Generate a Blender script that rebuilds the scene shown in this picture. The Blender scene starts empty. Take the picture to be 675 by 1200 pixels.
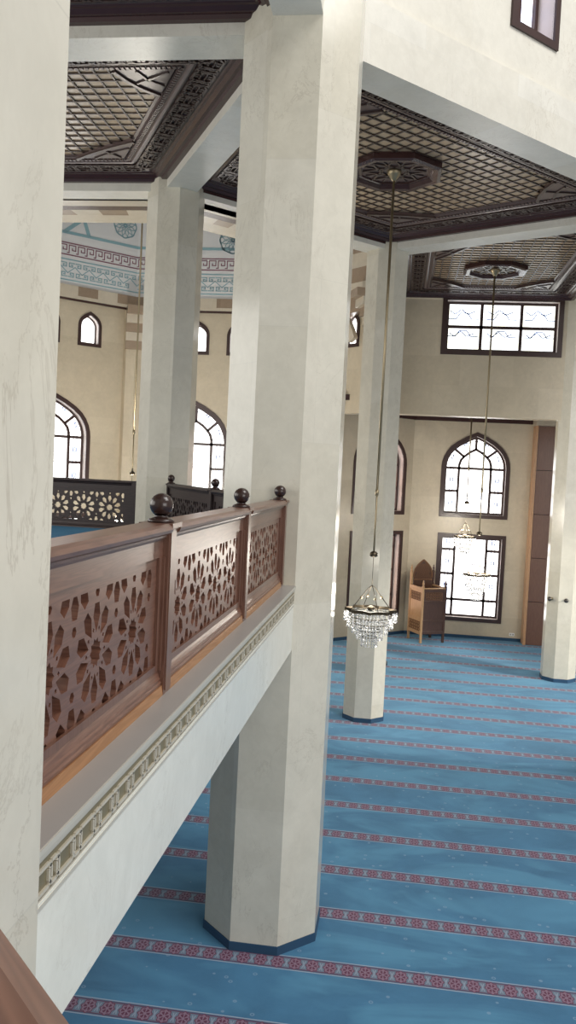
import bpy, math, random
from mathutils import Vector, Matrix
random.seed(7)
PI = math.pi
SC = bpy.context.scene
COL = SC.collection
S2 = math.sqrt(0.5)

# ------------------------------------------------------------------ camera, sky, light, exposure
F_PX, PITCH, ROLL, YAW, EYE = 982.3, 0.047568, 0.048939, 0.131218, 4.70
fw = Vector((-math.sin(YAW)*math.cos(PITCH), math.cos(YAW)*math.cos(PITCH), -math.sin(PITCH)))
rt = Vector((math.cos(YAW), math.sin(YAW), 0)); up = rt.cross(fw)
r2 = math.cos(ROLL)*rt + math.sin(ROLL)*up
u2 = -math.sin(ROLL)*rt + math.cos(ROLL)*up
cd = bpy.data.cameras.new('camera'); cam = bpy.data.objects.new('camera', cd); COL.objects.link(cam)
cam.matrix_world = Matrix(((r2.x, u2.x, -fw.x, 0), (r2.y, u2.y, -fw.y, 0), (r2.z, u2.z, -fw.z, EYE), (0, 0, 0, 1)))
cd.sensor_fit = 'VERTICAL'; cd.sensor_height = 24.0; cd.lens = 24.0*F_PX/1200.0
cd.clip_start = 0.05; cd.clip_end = 200
SC.camera = cam

W = bpy.data.worlds.new('sky'); SC.world = W; W.use_nodes = True
bg = W.node_tree.nodes['Background']
bg.inputs[0].default_value = (1.0, 0.975, 0.94, 1); bg.inputs[1].default_value = 0.27

def area_light(name, loc, target, sx, sy, power, col=(1, 1, 1)):
    l = bpy.data.lights.new(name, 'AREA'); l.shape = 'RECTANGLE'; l.size = sx; l.size_y = sy; l.energy = power; l.color = col
    o = bpy.data.objects.new(name, l); COL.objects.link(o); o.location = loc
    d = Vector(target)-Vector(loc); o.rotation_euler = d.to_track_quat('-Z', 'Y').to_euler()
    return o
# daylight falling from the ring of windows of the central dome
area_light('dome_daylight', (7.8, 4.8, 17.0), (4.0, 6.5, 3.0), 8, 8, 1000, (1.0, 0.98, 0.95))
# added area fill behind and right of the camera, brightening ceilings and walls
area_light('hall_fill', (11.5, -7.0, 6.5), (-1.5, 14.0, 7.0), 11, 7, 620, (1.0, 0.98, 0.95))
# daylight from the west windows of the gallery
area_light('gallery_window_daylight', (-10.5, 5.5, 6.3), (-1.0, 8.0, 6.0), 13, 4.0, 330, (1.0, 0.97, 0.91))

# sunlight from a tall east window of the hall, falling on the carpet and columns beyond
sl_ = bpy.data.lights.new('east_window_sunlight', 'SPOT'); sl_.energy = 5200; sl_.spot_size = math.radians(38); sl_.spot_blend = 0.5; sl_.shadow_soft_size = 0.6; sl_.color = (1.0, 0.97, 0.90)
so_ = bpy.data.objects.new('east_window_sunlight', sl_); COL.objects.link(so_); so_.location = (15.5, 15.0, 6.5)
so_.rotation_euler = (Vector((2.6, 18.6, 0))-Vector(so_.location)).to_track_quat('-Z', 'Y').to_euler()

SC.view_settings.view_transform = 'Standard'; SC.view_settings.look = 'None'
SC.view_settings.exposure = 0.74; SC.view_settings.gamma = 1.0; SC.view_settings.use_curve_mapping = False
SC.cycles.max_bounces = 8; SC.cycles.diffuse_bounces = 5; SC.cycles.glossy_bounces = 4
SC.cycles.transparent_max_bounces = 24; SC.cycles.caustics_reflective = False; SC.cycles.caustics_refractive = False
SC.cycles.use_denoising = True

# ------------------------------------------------------------------ materials
class NT:
    def __init__(s, name):
        s.m = bpy.data.materials.new(name); s.m.use_nodes = True; s.t = s.m.node_tree
        s.b = s.t.nodes['Principled BSDF']; s.out = s.t.nodes['Material Output']
    def n(s, typ, **kw):
        x = s.t.nodes.new(typ)
        for k, v in kw.items(): setattr(x, k, v)
        return x
    def l(s, a, b): s.t.links.new(a, b)
    def put(s, sock, v):
        if hasattr(v, 'is_output') or isinstance(v, bpy.types.NodeSocket): s.l(v, sock)
        else: sock.default_value = v
    def math(s, op, a, b=0.0, c=0.0):
        x = s.n('ShaderNodeMath', operation=op); s.put(x.inputs[0], a); s.put(x.inputs[1], b); s.put(x.inputs[2], c); return x.outputs[0]
    def mix(s, f, a, b, mode='MIX'):
        x = s.n('ShaderNodeMix', data_type='RGBA', blend_type=mode)
        s.put(x.inputs[0], f)
        for sock, v in ((x.inputs[6], a), (x.inputs[7], b)):
            s.put(sock, (*v, 1) if isinstance(v, tuple) and len(v) == 3 else v)
        return x.outputs[2]
    def noise(s, vec, scale, detail=4, rough=0.55, dist=0.0):
        x = s.n('ShaderNodeTexNoise'); s.l(vec, x.inputs['Vector']); x.inputs['Scale'].default_value = scale
        x.inputs['Detail'].default_value = detail; x.inputs['Roughness'].default_value = rough; x.inputs['Distortion'].default_value = dist
        return x.outputs[0]
    def ramp(s, f, lo, hi):
        x = s.n('ShaderNodeMapRange'); s.put(x.inputs[0], f); x.inputs[1].default_value = lo; x.inputs[2].default_value = hi; return x.outputs[0]
    def scaled(s, vec, sc):
        x = s.n('ShaderNodeMapping'); s.l(vec, x.inputs[0]); x.inputs['Scale'].default_value = sc; return x.outputs[0]
    def uv(s): return s.n('ShaderNodeTexCoord').outputs['UV']
    def obj(s): return s.n('ShaderNodeTexCoord').outputs['Object']
    def pos(s): return s.n('ShaderNodeNewGeometry').outputs['Position']
    def base(s, c): s.put(s.b.inputs['Base Color'], (*c, 1) if isinstance(c, tuple) else c)
    def bump(s, h, strength, dist=0.01):
        x = s.n('ShaderNodeBump'); s.l(h, x.inputs['Height']); x.inputs['Strength'].default_value = strength; x.inputs['Distance'].default_value = dist
        s.l(x.outputs[0], s.b.inputs['Normal'])

def plain(name, c, rough=0.5, metal=0.0, var=0.12, scale=6.0):
    t = NT(name); f = t.noise(t.pos(), scale)
    d = tuple(x*(1-var) for x in c); h = tuple(min(1, x*(1+var)) for x in c)
    t.base(t.mix(f, d, h)); t.b.inputs['Roughness'].default_value = rough; t.b.inputs['Metallic'].default_value = metal
    return t.m

def marble(name, c1, c2, bw=1.2, bh=0.75, rough=0.16, joint=0.88, vein=(0.36, 0.31, 0.24)):
    t = NT(name); uv = t.uv(); p = t.pos()
    br = t.n('ShaderNodeTexBrick'); t.l(uv, br.inputs['Vector'])
    br.inputs['Scale'].default_value = 1.0; br.inputs['Brick Width'].default_value = bw; br.inputs['Row Height'].default_value = bh
    br.inputs['Mortar Size'].default_value = 0.0025; br.inputs['Mortar Smooth'].default_value = 0.3
    br.inputs['Color1'].default_value = (*c1, 1); br.inputs['Color2'].default_value = (*c2, 1)
    br.inputs['Mortar'].default_value = tuple(x*joint for x in c1)+(1,)
    cl = t.ramp(t.noise(p, 1.7, 6, 0.62, 0.8), 0.3, 0.72)
    c = t.mix(t.math('MULTIPLY', cl, 0.40), br.outputs['Color'], tuple(x*0.72 for x in c2))
    sp = t.ramp(t.noise(p, 9.0, 5, 0.7, 0.4), 0.42, 0.75)
    c = t.mix(t.math('MULTIPLY', sp, 0.22), c, tuple(min(1, x*1.2) for x in c1))
    v = t.noise(t.scaled(p, (1, 1, 0.55)), 2.3, 7, 0.66, 1.6)
    v = t.math('ABSOLUTE', t.math('SUBTRACT', v, 0.5))
    line = t.math('SUBTRACT', 1.0, t.ramp(v, 0.0, 0.012))
    msk = t.ramp(t.noise(p, 0.9, 3), 0.46, 0.66)
    c = t.mix(t.math('MULTIPLY', t.math('MULTIPLY', line, msk), 0.42), c, vein)
    t.base(c); t.b.inputs['Roughness'].default_value = rough
    return t.m

def wood(name, c1, c2, rough=0.3, along='u', scale=1.0, coat=0.3):
    t = NT(name); uv = t.uv()
    sc = (0.7*scale, 9*scale, 1) if along == 'u' else (9*scale, 0.7*scale, 1)
    vec = t.scaled(uv, sc)
    n1 = t.noise(vec, 1.6, 3, 0.5, 0.6)
    ring = t.math('FRACT', t.math('MULTIPLY', n1, 9.0))
    ring = t.math('ABSOLUTE', t.math('SUBTRACT', ring, 0.5))
    ring = t.ramp(ring, 0.05, 0.45)
    n2 = t.noise(t.scaled(uv, (6*scale, 120*scale, 1) if along == 'u' else (120*scale, 6*scale, 1)), 1.0, 3)
    f = t.math('ADD', t.math('MULTIPLY', ring, 0.6), t.math('MULTIPLY', n2, 0.4))
    t.base(t.mix(f, c1, c2)); t.b.inputs['Roughness'].default_value = rough
    t.b.inputs['Coat Weight'].default_value = coat; t.b.inputs['Coat Roughness'].default_value = 0.32
    return t.m

def emissive(name, c, strength, tint=None):
    t = NT(name); t.base((0.8, 0.85, 0.9)); t.b.inputs['Roughness'].default_value = 0.08
    if tint:
        f = t.ramp(t.noise(t.pos(), tint[1], 2, 0.5, 1.0), 0.46, 0.6)
        t.l(t.mix(f, c, tint[0]), t.b.inputs['Emission Color'])
    else: t.b.inputs['Emission Color'].default_value = (*c, 1)
    t.b.inputs['Emission Strength'].default_value = strength
    return t.m

def carpet_striped(name):
    t = NT(name); p = t.pos()
    sx = t.n('ShaderNodeSeparateXYZ'); t.l(p, sx.inputs[0]); X, Y = sx.outputs[0], sx.outputs[1]
    v = t.math('FRACT', t.math('ADD', t.math('SUBTRACT', Y, 7.675), 40.0))
    u = t.math('SUBTRACT', t.math('FRACT', t.math('ADD', t.math('DIVIDE', t.math('ADD', X, 1.251), 0.168), 80.5)), 0.5)
    blue = t.mix(t.ramp(t.noise(p, 1.3, 5, 0.6, 0.5), 0.3, 0.7), (0.018, 0.098, 0.205), (0.040, 0.165, 0.315))
    blue = t.mix(t.math('MULTIPLY', t.noise(t.scaled(p, (6, 30, 1)), 3.0, 4, 0.7), 0.35), blue, (0.080, 0.220, 0.36))
    blue = t.mix(t.math('MULTIPLY', t.ramp(t.noise(t.scaled(p, (0.55, 1.3, 1)), 0.9, 3, 0.6, 1.2), 0.44, 0.62), 0.6), blue, (0.085, 0.27, 0.43))
    vo = t.n('ShaderNodeTexVoronoi'); t.l(p, vo.inputs['Vector']); vo.inputs['Scale'].default_value = 5.5
    dot = t.math('LESS_THAN', t.math('ABSOLUTE', t.math('SUBTRACT', vo.outputs['Distance'], 0.09)), 0.03)
    blue = t.mix(t.math('MULTIPLY', dot, 0.45), blue, (0.25, 0.36, 0.50))
    # band pattern, dv = across the band (-1..1), du along it
    dv = t.math('DIVIDE', t.math('SUBTRACT', v, 0.1175), 0.1175)
    adv = t.math('ABSOLUTE', dv); au = t.math('ABSOLUTE', u)
    band = t.math('LESS_THAN', adv, 1.0)
    a = t.math('DIVIDE', u, 0.37); b = t.math('DIVIDE', dv, 0.78)
    r = t.math('SQRT', t.math('ADD', t.math('MULTIPLY', a, a), t.math('MULTIPLY', b, b)))
    th = t.math('ARCTAN2', b, a)
    rl = t.math('DIVIDE', r, t.math('ADD', 1.0, t.math('MULTIPLY', t.math('COSINE', t.math('MULTIPLY', th, 8.0)), 0.10)))
    c = t.mix(t.math('LESS_THAN', adv, 0.72), (0.060, 0.095, 0.17), (0.125, 0.165, 0.23))
    c = t.mix(t.math('LESS_THAN', t.math('ABSOLUTE', t.math('SUBTRACT', adv, 0.72)), 0.05), c, (0.10, 0.012, 0.05))
    c = t.mix(t.math('LESS_THAN', rl, 1.0), c, (0.12, 0.014, 0.05))
    c = t.mix(t.math('LESS_THAN', rl, 0.86), c, (0.22, 0.13, 0.19))
    pet = t.math('MULTIPLY', t.math('LESS_THAN', t.math('ABSOLUTE', t.math('SUBTRACT', r, 0.44)), 0.23), t.math('GREATER_THAN', t.math('COSINE', t.math('MULTIPLY', th, 6.0)), -0.35))
    c = t.mix(pet, c, (0.10, 0.010, 0.04))
    crs = t.math('LESS_THAN', t.math('ABSOLUTE', t.math('SUBTRACT', t.math('SUBTRACT', 0.5, au), t.math('MULTIPLY', adv, 0.16))), 0.03)
    c = t.mix(t.math('MULTIPLY', crs, t.math('LESS_THAN', adv, 0.5)), c, (0.24, 0.28, 0.36))
    c = t.mix(t.math('GREATER_THAN', adv, 0.89), c, (0.30, 0.36, 0.46))
    t.base(t.mix(band, blue, c)); t.b.inputs['Roughness'].default_value = 0.95
    t.b.inputs['Sheen Weight'].default_value = 0.25; t.b.inputs['Sheen Roughness'].default_value = 0.5; t.b.inputs['Sheen Tint'].default_value = (0.5, 0.8, 1, 1)
    t.bump(t.noise(p, 180.0, 2), 0.3, 0.004)
    return t.m

def crystal(name):
    t = NT(name)
    gl = t.n('ShaderNodeBsdfGlossy'); gl.inputs['Roughness'].default_value = 0.05; gl.inputs['Color'].default_value = (1, 1, 1, 1)
    df = t.n('ShaderNodeBsdfTranslucent'); df.inputs['Color'].default_value = (0.95, 0.96, 0.97, 1)
    tr = t.n('ShaderNodeBsdfTransparent')
    m1 = t.n('ShaderNodeMixShader'); m1.inputs[0].default_value = 0.45; t.l(gl.outputs[0], m1.inputs[1]); t.l(df.outputs[0], m1.inputs[2])
    m2 = t.n('ShaderNodeMixShader'); m2.inputs[0].default_value = 0.62; t.l(tr.outputs[0], m2.inputs[1]); t.l(m1.outputs[0], m2.inputs[2])
    t.l(m2.outputs[0], t.out.inputs[0])
    return t.m

M = {}
M['col'] = marble('column_marble', (0.69, 0.655, 0.56), (0.62, 0.58, 0.475), 4.0, 1.55)
M['beam'] = marble('beam_marble', (0.73, 0.71, 0.645), (0.67, 0.64, 0.56), 1.6, 0.9, 0.36)
M['wall'] = marble('wall_marble', (0.61, 0.53, 0.40), (0.53, 0.455, 0.335), 1.25, 0.7, 0.36)
M['front'] = marble('parapet_marble', (0.82, 0.82, 0.75), (0.77, 0.765, 0.68), 1.7, 0.5, 0.22, 0.95)
M['ledge'] = plain('ledge_stone', (0.33, 0.315, 0.30), 0.35, 0, 0.05)
M['strip_dark'] = marble('stripe_brown', (0.36, 0.27, 0.19), (0.27, 0.20, 0.14), 2.0, 2.0, 0.25)
M['strip_lite'] = marble('stripe_cream', (0.62, 0.55, 0.44), (0.58, 0.51, 0.40), 2.0, 2.0, 0.25)
M['plaster'] = plain('dome_plaster', (0.74, 0.74, 0.74), 0.7, 0, 0.03)
M['carpet'] = carpet_striped('prayer_carpet')
M['blue'] = plain('carpet_blue', (0.03, 0.16, 0.30), 0.95, 0, 0.2, 3.0)
M['skirt'] = plain('carpet_skirting', (0.020, 0.065, 0.13), 0.9, 0, 0.15)
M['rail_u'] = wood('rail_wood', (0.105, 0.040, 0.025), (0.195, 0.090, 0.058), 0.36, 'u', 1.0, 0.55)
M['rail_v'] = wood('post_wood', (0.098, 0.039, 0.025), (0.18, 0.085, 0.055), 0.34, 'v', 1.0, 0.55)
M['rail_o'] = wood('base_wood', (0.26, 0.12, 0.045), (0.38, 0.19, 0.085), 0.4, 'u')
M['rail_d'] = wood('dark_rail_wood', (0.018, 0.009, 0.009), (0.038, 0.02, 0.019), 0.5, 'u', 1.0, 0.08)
M['ball'] = plain('finial_wood', (0.035, 0.018, 0.015), 0.22, 0, 0.2)
M['gild'] = plain('gilded_band', (0.20, 0.17, 0.10), 0.4, 0.15, 0.2)
M['gild_l'] = plain('gilded_relief', (0.56, 0.52, 0.43), 0.4, 0.1, 0.1)
M['mould'] = plain('stone_moulding', (0.50, 0.48, 0.42), 0.35, 0, 0.06)
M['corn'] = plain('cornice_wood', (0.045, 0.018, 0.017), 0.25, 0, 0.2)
M['carv'] = plain('carved_wood', (0.060, 0.035, 0.032), 0.38, 0, 0.3, 12)
M['carv_l'] = plain('carved_relief', (0.055, 0.032, 0.028), 0.3, 0, 0.3, 20)
M['tan'] = wood('ceiling_board', (0.40, 0.285, 0.18), (0.49, 0.365, 0.245), 0.2, 'u', 1.0, 0.0)
M['rib'] = plain('lattice_wood', (0.055, 0.032, 0.022), 0.4, 0, 0.2)
M['med'] = plain('medallion_wood', (0.10, 0.065, 0.06), 0.3, 0, 0.25, 10)
M['win'] = plain('window_wood', (0.045, 0.022, 0.02), 0.3, 0, 0.2)
M['jamb'] = plain('window_reveal', (0.62, 0.55, 0.52), 0.4, 0, 0.06)
M['glass'] = emissive('daylit_glass', (1.0, 0.98, 0.95), 2.0)
M['glass_up'] = emissive('daylit_glass_upper', (0.95, 0.98, 1.0), 1.5, ((0.85, 0.85, 0.70), 3.5))
M['glass_st'] = emissive('daylit_stained_glass', (0.55, 0.62, 0.95), 1.3, ((0.85, 0.75, 0.80), 4.0))
M['glass_or'] = emissive('sunlit_orange_glass', (1.0, 0.62, 0.42), 1.2, ((0.95, 0.70, 0.62), 0.9))
M['ornb'] = plain('glass_paint_blue', (0.10, 0.22, 0.55), 0.5, 0, 0.05)
M['paintb'] = plain('dome_paint_blue', (0.27, 0.44, 0.49), 0.7, 0, 0.05)
M['paintr'] = plain('dome_paint_maroon', (0.24, 0.10, 0.14), 0.7, 0, 0.05)
M['brass'] = plain('aged_brass', (0.34, 0.28, 0.18), 0.42, 0.85, 0.15)
M['bronze'] = plain('dark_bronze', (0.10, 0.08, 0.055), 0.3, 0.8, 0.2)
M['crys'] = crystal('crystal')
M['ch_lit'] = wood('pulpit_lit_wood', (0.40, 0.23, 0.11), (0.52, 0.33, 0.17), 0.35, 'v')  # lit side of the chair: light put into a paler wood colour
M['ch_unlit'] = wood('pulpit_unlit_wood', (0.055, 0.026, 0.018), (0.095, 0.045, 0.03), 0.3, 'v')  # same chair wood turned from the light, coloured darker
M['ch_c'] = plain('pulpit_carving', (0.16, 0.075, 0.035), 0.45, 0, 0.4, 30)
M['pan_o'] = wood('partition_edge_wood', (0.42, 0.22, 0.10), (0.52, 0.30, 0.16), 0.4, 'v')
M['pan'] = wood('partition_wood', (0.12, 0.050, 0.030), (0.17, 0.08, 0.048), 0.4, 'v')
M['steel'] = plain('brushed_steel', (0.10, 0.09, 0.08), 0.3, 0.7, 0.1)
M['white'] = plain('socket_plastic', (0.8, 0.8, 0.78), 0.4, 0, 0.02)
M['black'] = plain('black_rubber', (0.02, 0.02, 0.022), 0.5, 0, 0.1)

# ------------------------------------------------------------------ mesh helpers
def tag(o, label=None, cat=None, group=None, kind=None):
    if label: o['label'] = label
    if cat: o['category'] = cat
    if group: o['group'] = group
    if kind: o['kind'] = kind
    return o

def empty(name, loc=(0, 0, 0), rz=0.0, parent=None):
    o = bpy.data.objects.new(name, None); COL.objects.link(o); o.location = loc; o.rotation_euler = (0, 0, rz); o.empty_display_size = 0.1
    if parent: o.parent = parent
    return o

def add_uv(me):
    uvl = me.uv_layers.new(name='UVMap')
    vs = me.vertices
    for p in me.polygons:
        n = p.normal
        if abs(n.z) > 0.75:
            e = vs[p.vertices[1]].co - vs[p.vertices[0]].co; best = e
            for i in range(len(p.vertices)):
                q = vs[p.vertices[i]].co - vs[p.vertices[i-1]].co
                if q.length > best.length: best = q
            t = Vector((best.x, best.y, 0))
            t = t.normalized() if t.length > 1e-6 else Vector((1, 0, 0))
            if t.x + 0.01*t.y < 0: t = -t
            b = Vector((-t.y, t.x, 0))
        else:
            t = Vector((-n.y, n.x, 0)).normalized(); b = Vector((0, 0, 1))
        off = 0.37*round(n.x*2)+0.71*round(n.y*2)
        for li in p.loop_indices:
            c = vs[me.loops[li].vertex_index].co
            uvl.data[li].uv = (c.dot(t)+off*3.1, c.dot(b)+off)

class MB:
    def __init__(s): s.v = []; s.f = []; s.sm = []
    def add(s, vs, fs, M_=None, smooth=False):
        k = len(s.v)
        s.v += [tuple(M_ @ Vector(v)) if M_ else tuple(v) for v in vs]
        s.f += [tuple(i+k for i in f) for f in fs]; s.sm += [smooth]*len(fs)
        return s
    def box(s, x0, x1, y0, y1, z0, z1, M_=None):
        vs = [(x, y, z) for x in (x0, x1) for y in (y0, y1) for z in (z0, z1)]
        fs = [(0, 1, 3, 2), (4, 6, 7, 5), (0, 4, 5, 1), (2, 3, 7, 6), (0, 2, 6, 4), (1, 5, 7, 3)]
        return s.add(vs, fs, M_)
    def prism(s, poly, z0, z1, M_=None):
        n = len(poly)
        vs = [(p[0], p[1], z0) for p in poly]+[(p[0], p[1], z1) for p in poly]
        fs = [tuple(range(n-1, -1, -1)), tuple(range(n, 2*n))]+[(i, (i+1) % n, n+(i+1) % n, n+i) for i in range(n)]
        return s.add(vs, fs, M_)
    def bar(s, p, q, w, h, nrm):                      # a bar of section w x h lying on a surface with normal nrm
        p, q, nrm = Vector(p), Vector(q), Vector(nrm).normalized(); d = (q-p)
        if d.length < 1e-6: return s
        d.normalize(); t = nrm.cross(d)*(w/2); up_ = nrm*h
        vs = [p-t, p+t, q+t, q-t, p-t+up_, p+t+up_, q+t+up_, q-t+up_]
        fs = [(0, 1, 2, 3), (4, 7, 6, 5), (0, 4, 5, 1), (1, 5, 6, 2), (2, 6, 7, 3), (3, 7, 4, 0)]
        return s.add(vs, fs)
    def tube(s, pts, r, n=8):
        pts = [Vector(p) for p in pts]; vs = []; fs = []
        for i, p in enumerate(pts):
            d = (pts[min(i+1, len(pts)-1)]-pts[max(i-1, 0)]).normalized()
            a = d.orthogonal().normalized() if abs(d.z) > 0.99 else Vector((-d.y, d.x, 0)).normalized()
            b = d.cross(a)
            for k in range(n):
                an = 2*PI*k/n; vs.append(p+a*r*math.cos(an)+b*r*math.sin(an))
        for i in range(len(pts)-1):
            for k in range(n):
                fs.append((i*n+k, i*n+(k+1) % n, (i+1)*n+(k+1) % n, (i+1)*n+k))
        fs.append(tuple(range(n-1, -1, -1))); fs.append(tuple(range((len(pts)-1)*n, len(pts)*n)))
        return s.add(vs, fs, None, True)
    def lathe(s, prof, c=(0, 0, 0), n=24, smooth=True):
        vs = []; fs = []; m = len(prof)
        for k in range(n):
            an = 2*PI*k/n
            for r, z in prof: vs.append((c[0]+r*math.cos(an), c[1]+r*math.sin(an), c[2]+z))
        for k in range(n):
            for i in range(m-1):
                a, b = k*m+i, ((k+1) % n)*m+i
                fs.append((a, b, b+1, a+1))
        return s.add(vs, fs, None, smooth)
    def extrude_profile(s, prof, x0, x1, M_=None):    # closed (y, z) profile run along x
        n = len(prof)
        vs = [(x0, y, z) for y, z in prof]+[(x1, y, z) for y, z in prof]
        fs = [tuple(range(n)), tuple(range(2*n-1, n-1, -1))]+[(i, n+i, n+(i+1) % n, (i+1) % n) for i in range(n)]
        return s.add(vs, fs, M_)
    def build(s, name, mat, parent=None, fix=True):
        me = bpy.data.meshes.new(name); me.from_pydata(s.v, [], s.f); me.update()
        if fix:
            import bmesh
            b = bmesh.new(); b.from_mesh(me); bmesh.ops.recalc_face_normals(b, faces=b.faces[:]); b.to_mesh(me); b.free()
        me.polygons.foreach_set('use_smooth', s.sm); add_uv(me); me.materials.append(mat)
        o = bpy.data.objects.new(name, me); COL.objects.link(o)
        if parent: o.parent = parent
        return o

def fill2d(mb, outer, holes, t, M_):                  # plate with cut-outs, thickness t centred on its plane
    cu = bpy.data.curves.new('plate', 'CURVE'); cu.dimensions = '2D'; cu.fill_mode = 'BOTH'; cu.extrude = t/2
    for lp in [outer]+holes:
        sp = cu.splines.new('POLY'); sp.points.add(len(lp)-1); sp.use_cyclic_u = True
        for i, p in enumerate(lp): sp.points[i].co = (p[0], p[1], 0, 1)
    ob = bpy.data.objects.new('plate', cu); COL.objects.link(ob)
    me = bpy.data.meshes.new_from_object(ob)
    mb.add([v.co.copy() for v in me.vertices], [tuple(p.vertices) for p in me.polygons], M_)
    bpy.data.objects.remove(ob); bpy.data.curves.remove(cu); bpy.data.meshes.remove(me)
    return mb

def frame(o, u, n):                                   # local (x, y, z) -> o + x*u + y*Z + z*n
    o, u, n = Vector(o), Vector(u).normalized(), Vector(n).normalized()
    return Matrix(((u.x, 0, n.x, o.x), (u.y, 0, n.y, o.y), (u.z, 1, n.z, o.z), (0, 0, 0, 1)))

def inset(poly, d):                                   # offset a CCW polygon inwards
    n = len(poly); out = []
    for i in range(n):
        p0, p1, p2 = Vector(poly[i-1]), Vector(poly[i]), Vector(poly[(i+1) % n])
        a, b = (p1-p0).normalized(), (p2-p1).normalized()
        na, nb = Vector((-a.y, a.x)), Vector((-b.y, b.x))
        k = na+nb; k = k/max(0.15, (1+na.dot(nb)))
        out.append((p1.x+k.x*d, p1.y+k.y*d))
    return out

def clip(poly, x0, x1, y0, y1):
    for ax, lim, sg in ((0, x0, 1), (0, x1, -1), (1, y0, 1), (1, y1, -1)):
        out = []
        for i in range(len(poly)):
            a, b = poly[i-1], poly[i]; da, db = sg*(a[ax]-lim), sg*(b[ax]-lim)
            if (da >= 0) != (db >= 0):
                t = da/(da-db); out.append((a[0]+t*(b[0]-a[0]), a[1]+t*(b[1]-a[1])))
            if db >= 0: out.append(b)
        poly = out
        if len(poly) < 3: return None
    ar = abs(sum(poly[i-1][0]*poly[i][1]-poly[i][0]*poly[i-1][1] for i in range(len(poly))))/2
    return poly if ar > 0.00012 else None

def ngon(cx, cy, r, n, a0=0.0, ry=None):
    return [(cx+r*math.cos(a0+2*PI*k/n), cy+(ry or r)*math.sin(a0+2*PI*k/n)) for k in range(n)]

# ------------------------------------------------------------------ plan
MAIN = (-1.175, 8.46); NEAR = (-1.175, 1.18); MID = (-0.47, 16.24); SIDE = (-3.72, 12.99)
FAR = (4.04, 20.90); TURN = (4.06, 13.695); WEST = (-8.38, 8.46); WESTN = (-8.38, 12.99); WESTS = (-8.38, 1.18)
ZS, ZC, ZL = 8.93, 9.05, 9.22                          # beam soffit, cornice foot, ceiling board

# floor
fl = MB().box(-13, 17, -4, 26.5, -0.12, 0.0).build('floor', M['carpet']); tag(fl, 'blue prayer carpet with red flowered row bands covering the hall floor', 'carpet', kind='structure')

# columns: octagonal marble shafts with a blue carpet skirting
def octagon(c, ap): return ngon(c[0], c[1], ap/math.cos(PI/8), 8, PI/8)
def column(c, ap, label, z1=9.6):
    o = MB().prism(octagon(c, ap), 0.0, z1).build('column', M['col']); tag(o, label, 'column', kind='structure')
    b = MB().prism(octagon(c, ap+0.012), 0.0, 0.085); b.build('skirting', M['skirt'], o)
    return o
c_main = column(MAIN, 0.567, 'largest octagonal marble column at the far end of the carved balcony railing', 13)
c_near = column(NEAR, 0.567, 'pale octagonal marble column rising beside the near end of the railing', 13)
c_mid = column(MID, 0.385, 'slim octagonal marble column behind the nearest crystal chandelier')
c_side = column(SIDE, 0.41, 'octagonal marble column rising beside the dark railing end on the gallery')
c_far = column(FAR, 0.386, 'marble column with two dark hooks near the wood-panelled pier')
c_turn = column(TURN, 0.567, 'octagonal marble column under the wide beam, outside the view to the right', 13)

# beams
def beam(a, b, label, w=0.47, z0=ZS, z1=9.6, over=0.0, mat='beam', name='beam', shift=0.0):
    a, b = Vector(a), Vector(b); d = (b-a).normalized(); n = Vector((-d.y, d.x)); a = a-d*over+n*shift; b = b+d*over+n*shift
    p = [a+n*w/2, a-n*w/2, b-n*w/2, b+n*w/2]
    o = MB().prism([(q.x, q.y) for q in p], z0, z1).build(name, M[mat]); tag(o, label, 'beam', kind='structure'); return o
beam(MAIN, NEAR, 'marble beam over the carved railing between the two large columns')
b3 = beam(MAIN, TURN, 'wide marble beam rising over the coffered ceiling right of the largest column', shift=0.06)
beam(NEAR, (-1.175+7.3*S2, 1.18-7.3*S2), 'marble beam above the near handrail')
beam(MAIN, WEST, 'marble beam from the largest column across the gallery ceiling')
beam(MAIN, SIDE, 'marble beam from the largest column to the gallery column')
beam(SIDE, (-8.9, 12.99), 'marble beam over the dark fretwork railing with bright holes')
beam(SIDE, MID, 'marble beam between gallery column and slim column')
beam(MID, TURN, 'marble beam between the two coffered ceilings right of the slim column')
beam(TURN, FAR, 'marble beam over the right side of the window bay ceiling', 0.4)
beam((-0.47, 16.24), (-0.47, 20.7), 'marble beam left of the window bay ceiling', 0.4)
beam(NEAR, (-8.38, 1.18), 'marble beam over the near end of the gallery')

# drum wall with windows over the wide beam
def strip_wall(o, u, n, outer, holes, t, label, name, mat='wall'):
    m = fill2d(MB(), outer, holes, t, frame(Vector(o)-Vector(n).normalized()*t/2, u, n)).build(name, M[mat]); tag(m, label, 'wall', kind='structure'); return m

def arch_pts(w, zs, za, n=9):                         # right half of a pointed keel arch, from spring to apex
    prof = [(1, 0), (0.985, 0.14), (0.94, 0.29), (0.86, 0.44), (0.74, 0.585), (0.56, 0.725), (0.30, 0.87), (0, 1.0)]
    return [(w/2*x, zs+(za-zs)*y) for x, y in prof]
def arch_outline(w, z0, zs, za):
    r = arch_pts(w, zs, za)
    return [(-w/2, z0), (w/2, z0)]+r+[(-x, y) for x, y in reversed(r[:-1])]
def rect_outline(w, z0, z1): return [(-w/2, z0), (w/2, z0), (w/2, z1), (-w/2, z1)]
def shift2(pl, du): return [(x+du, y) for x, y in pl]

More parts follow.
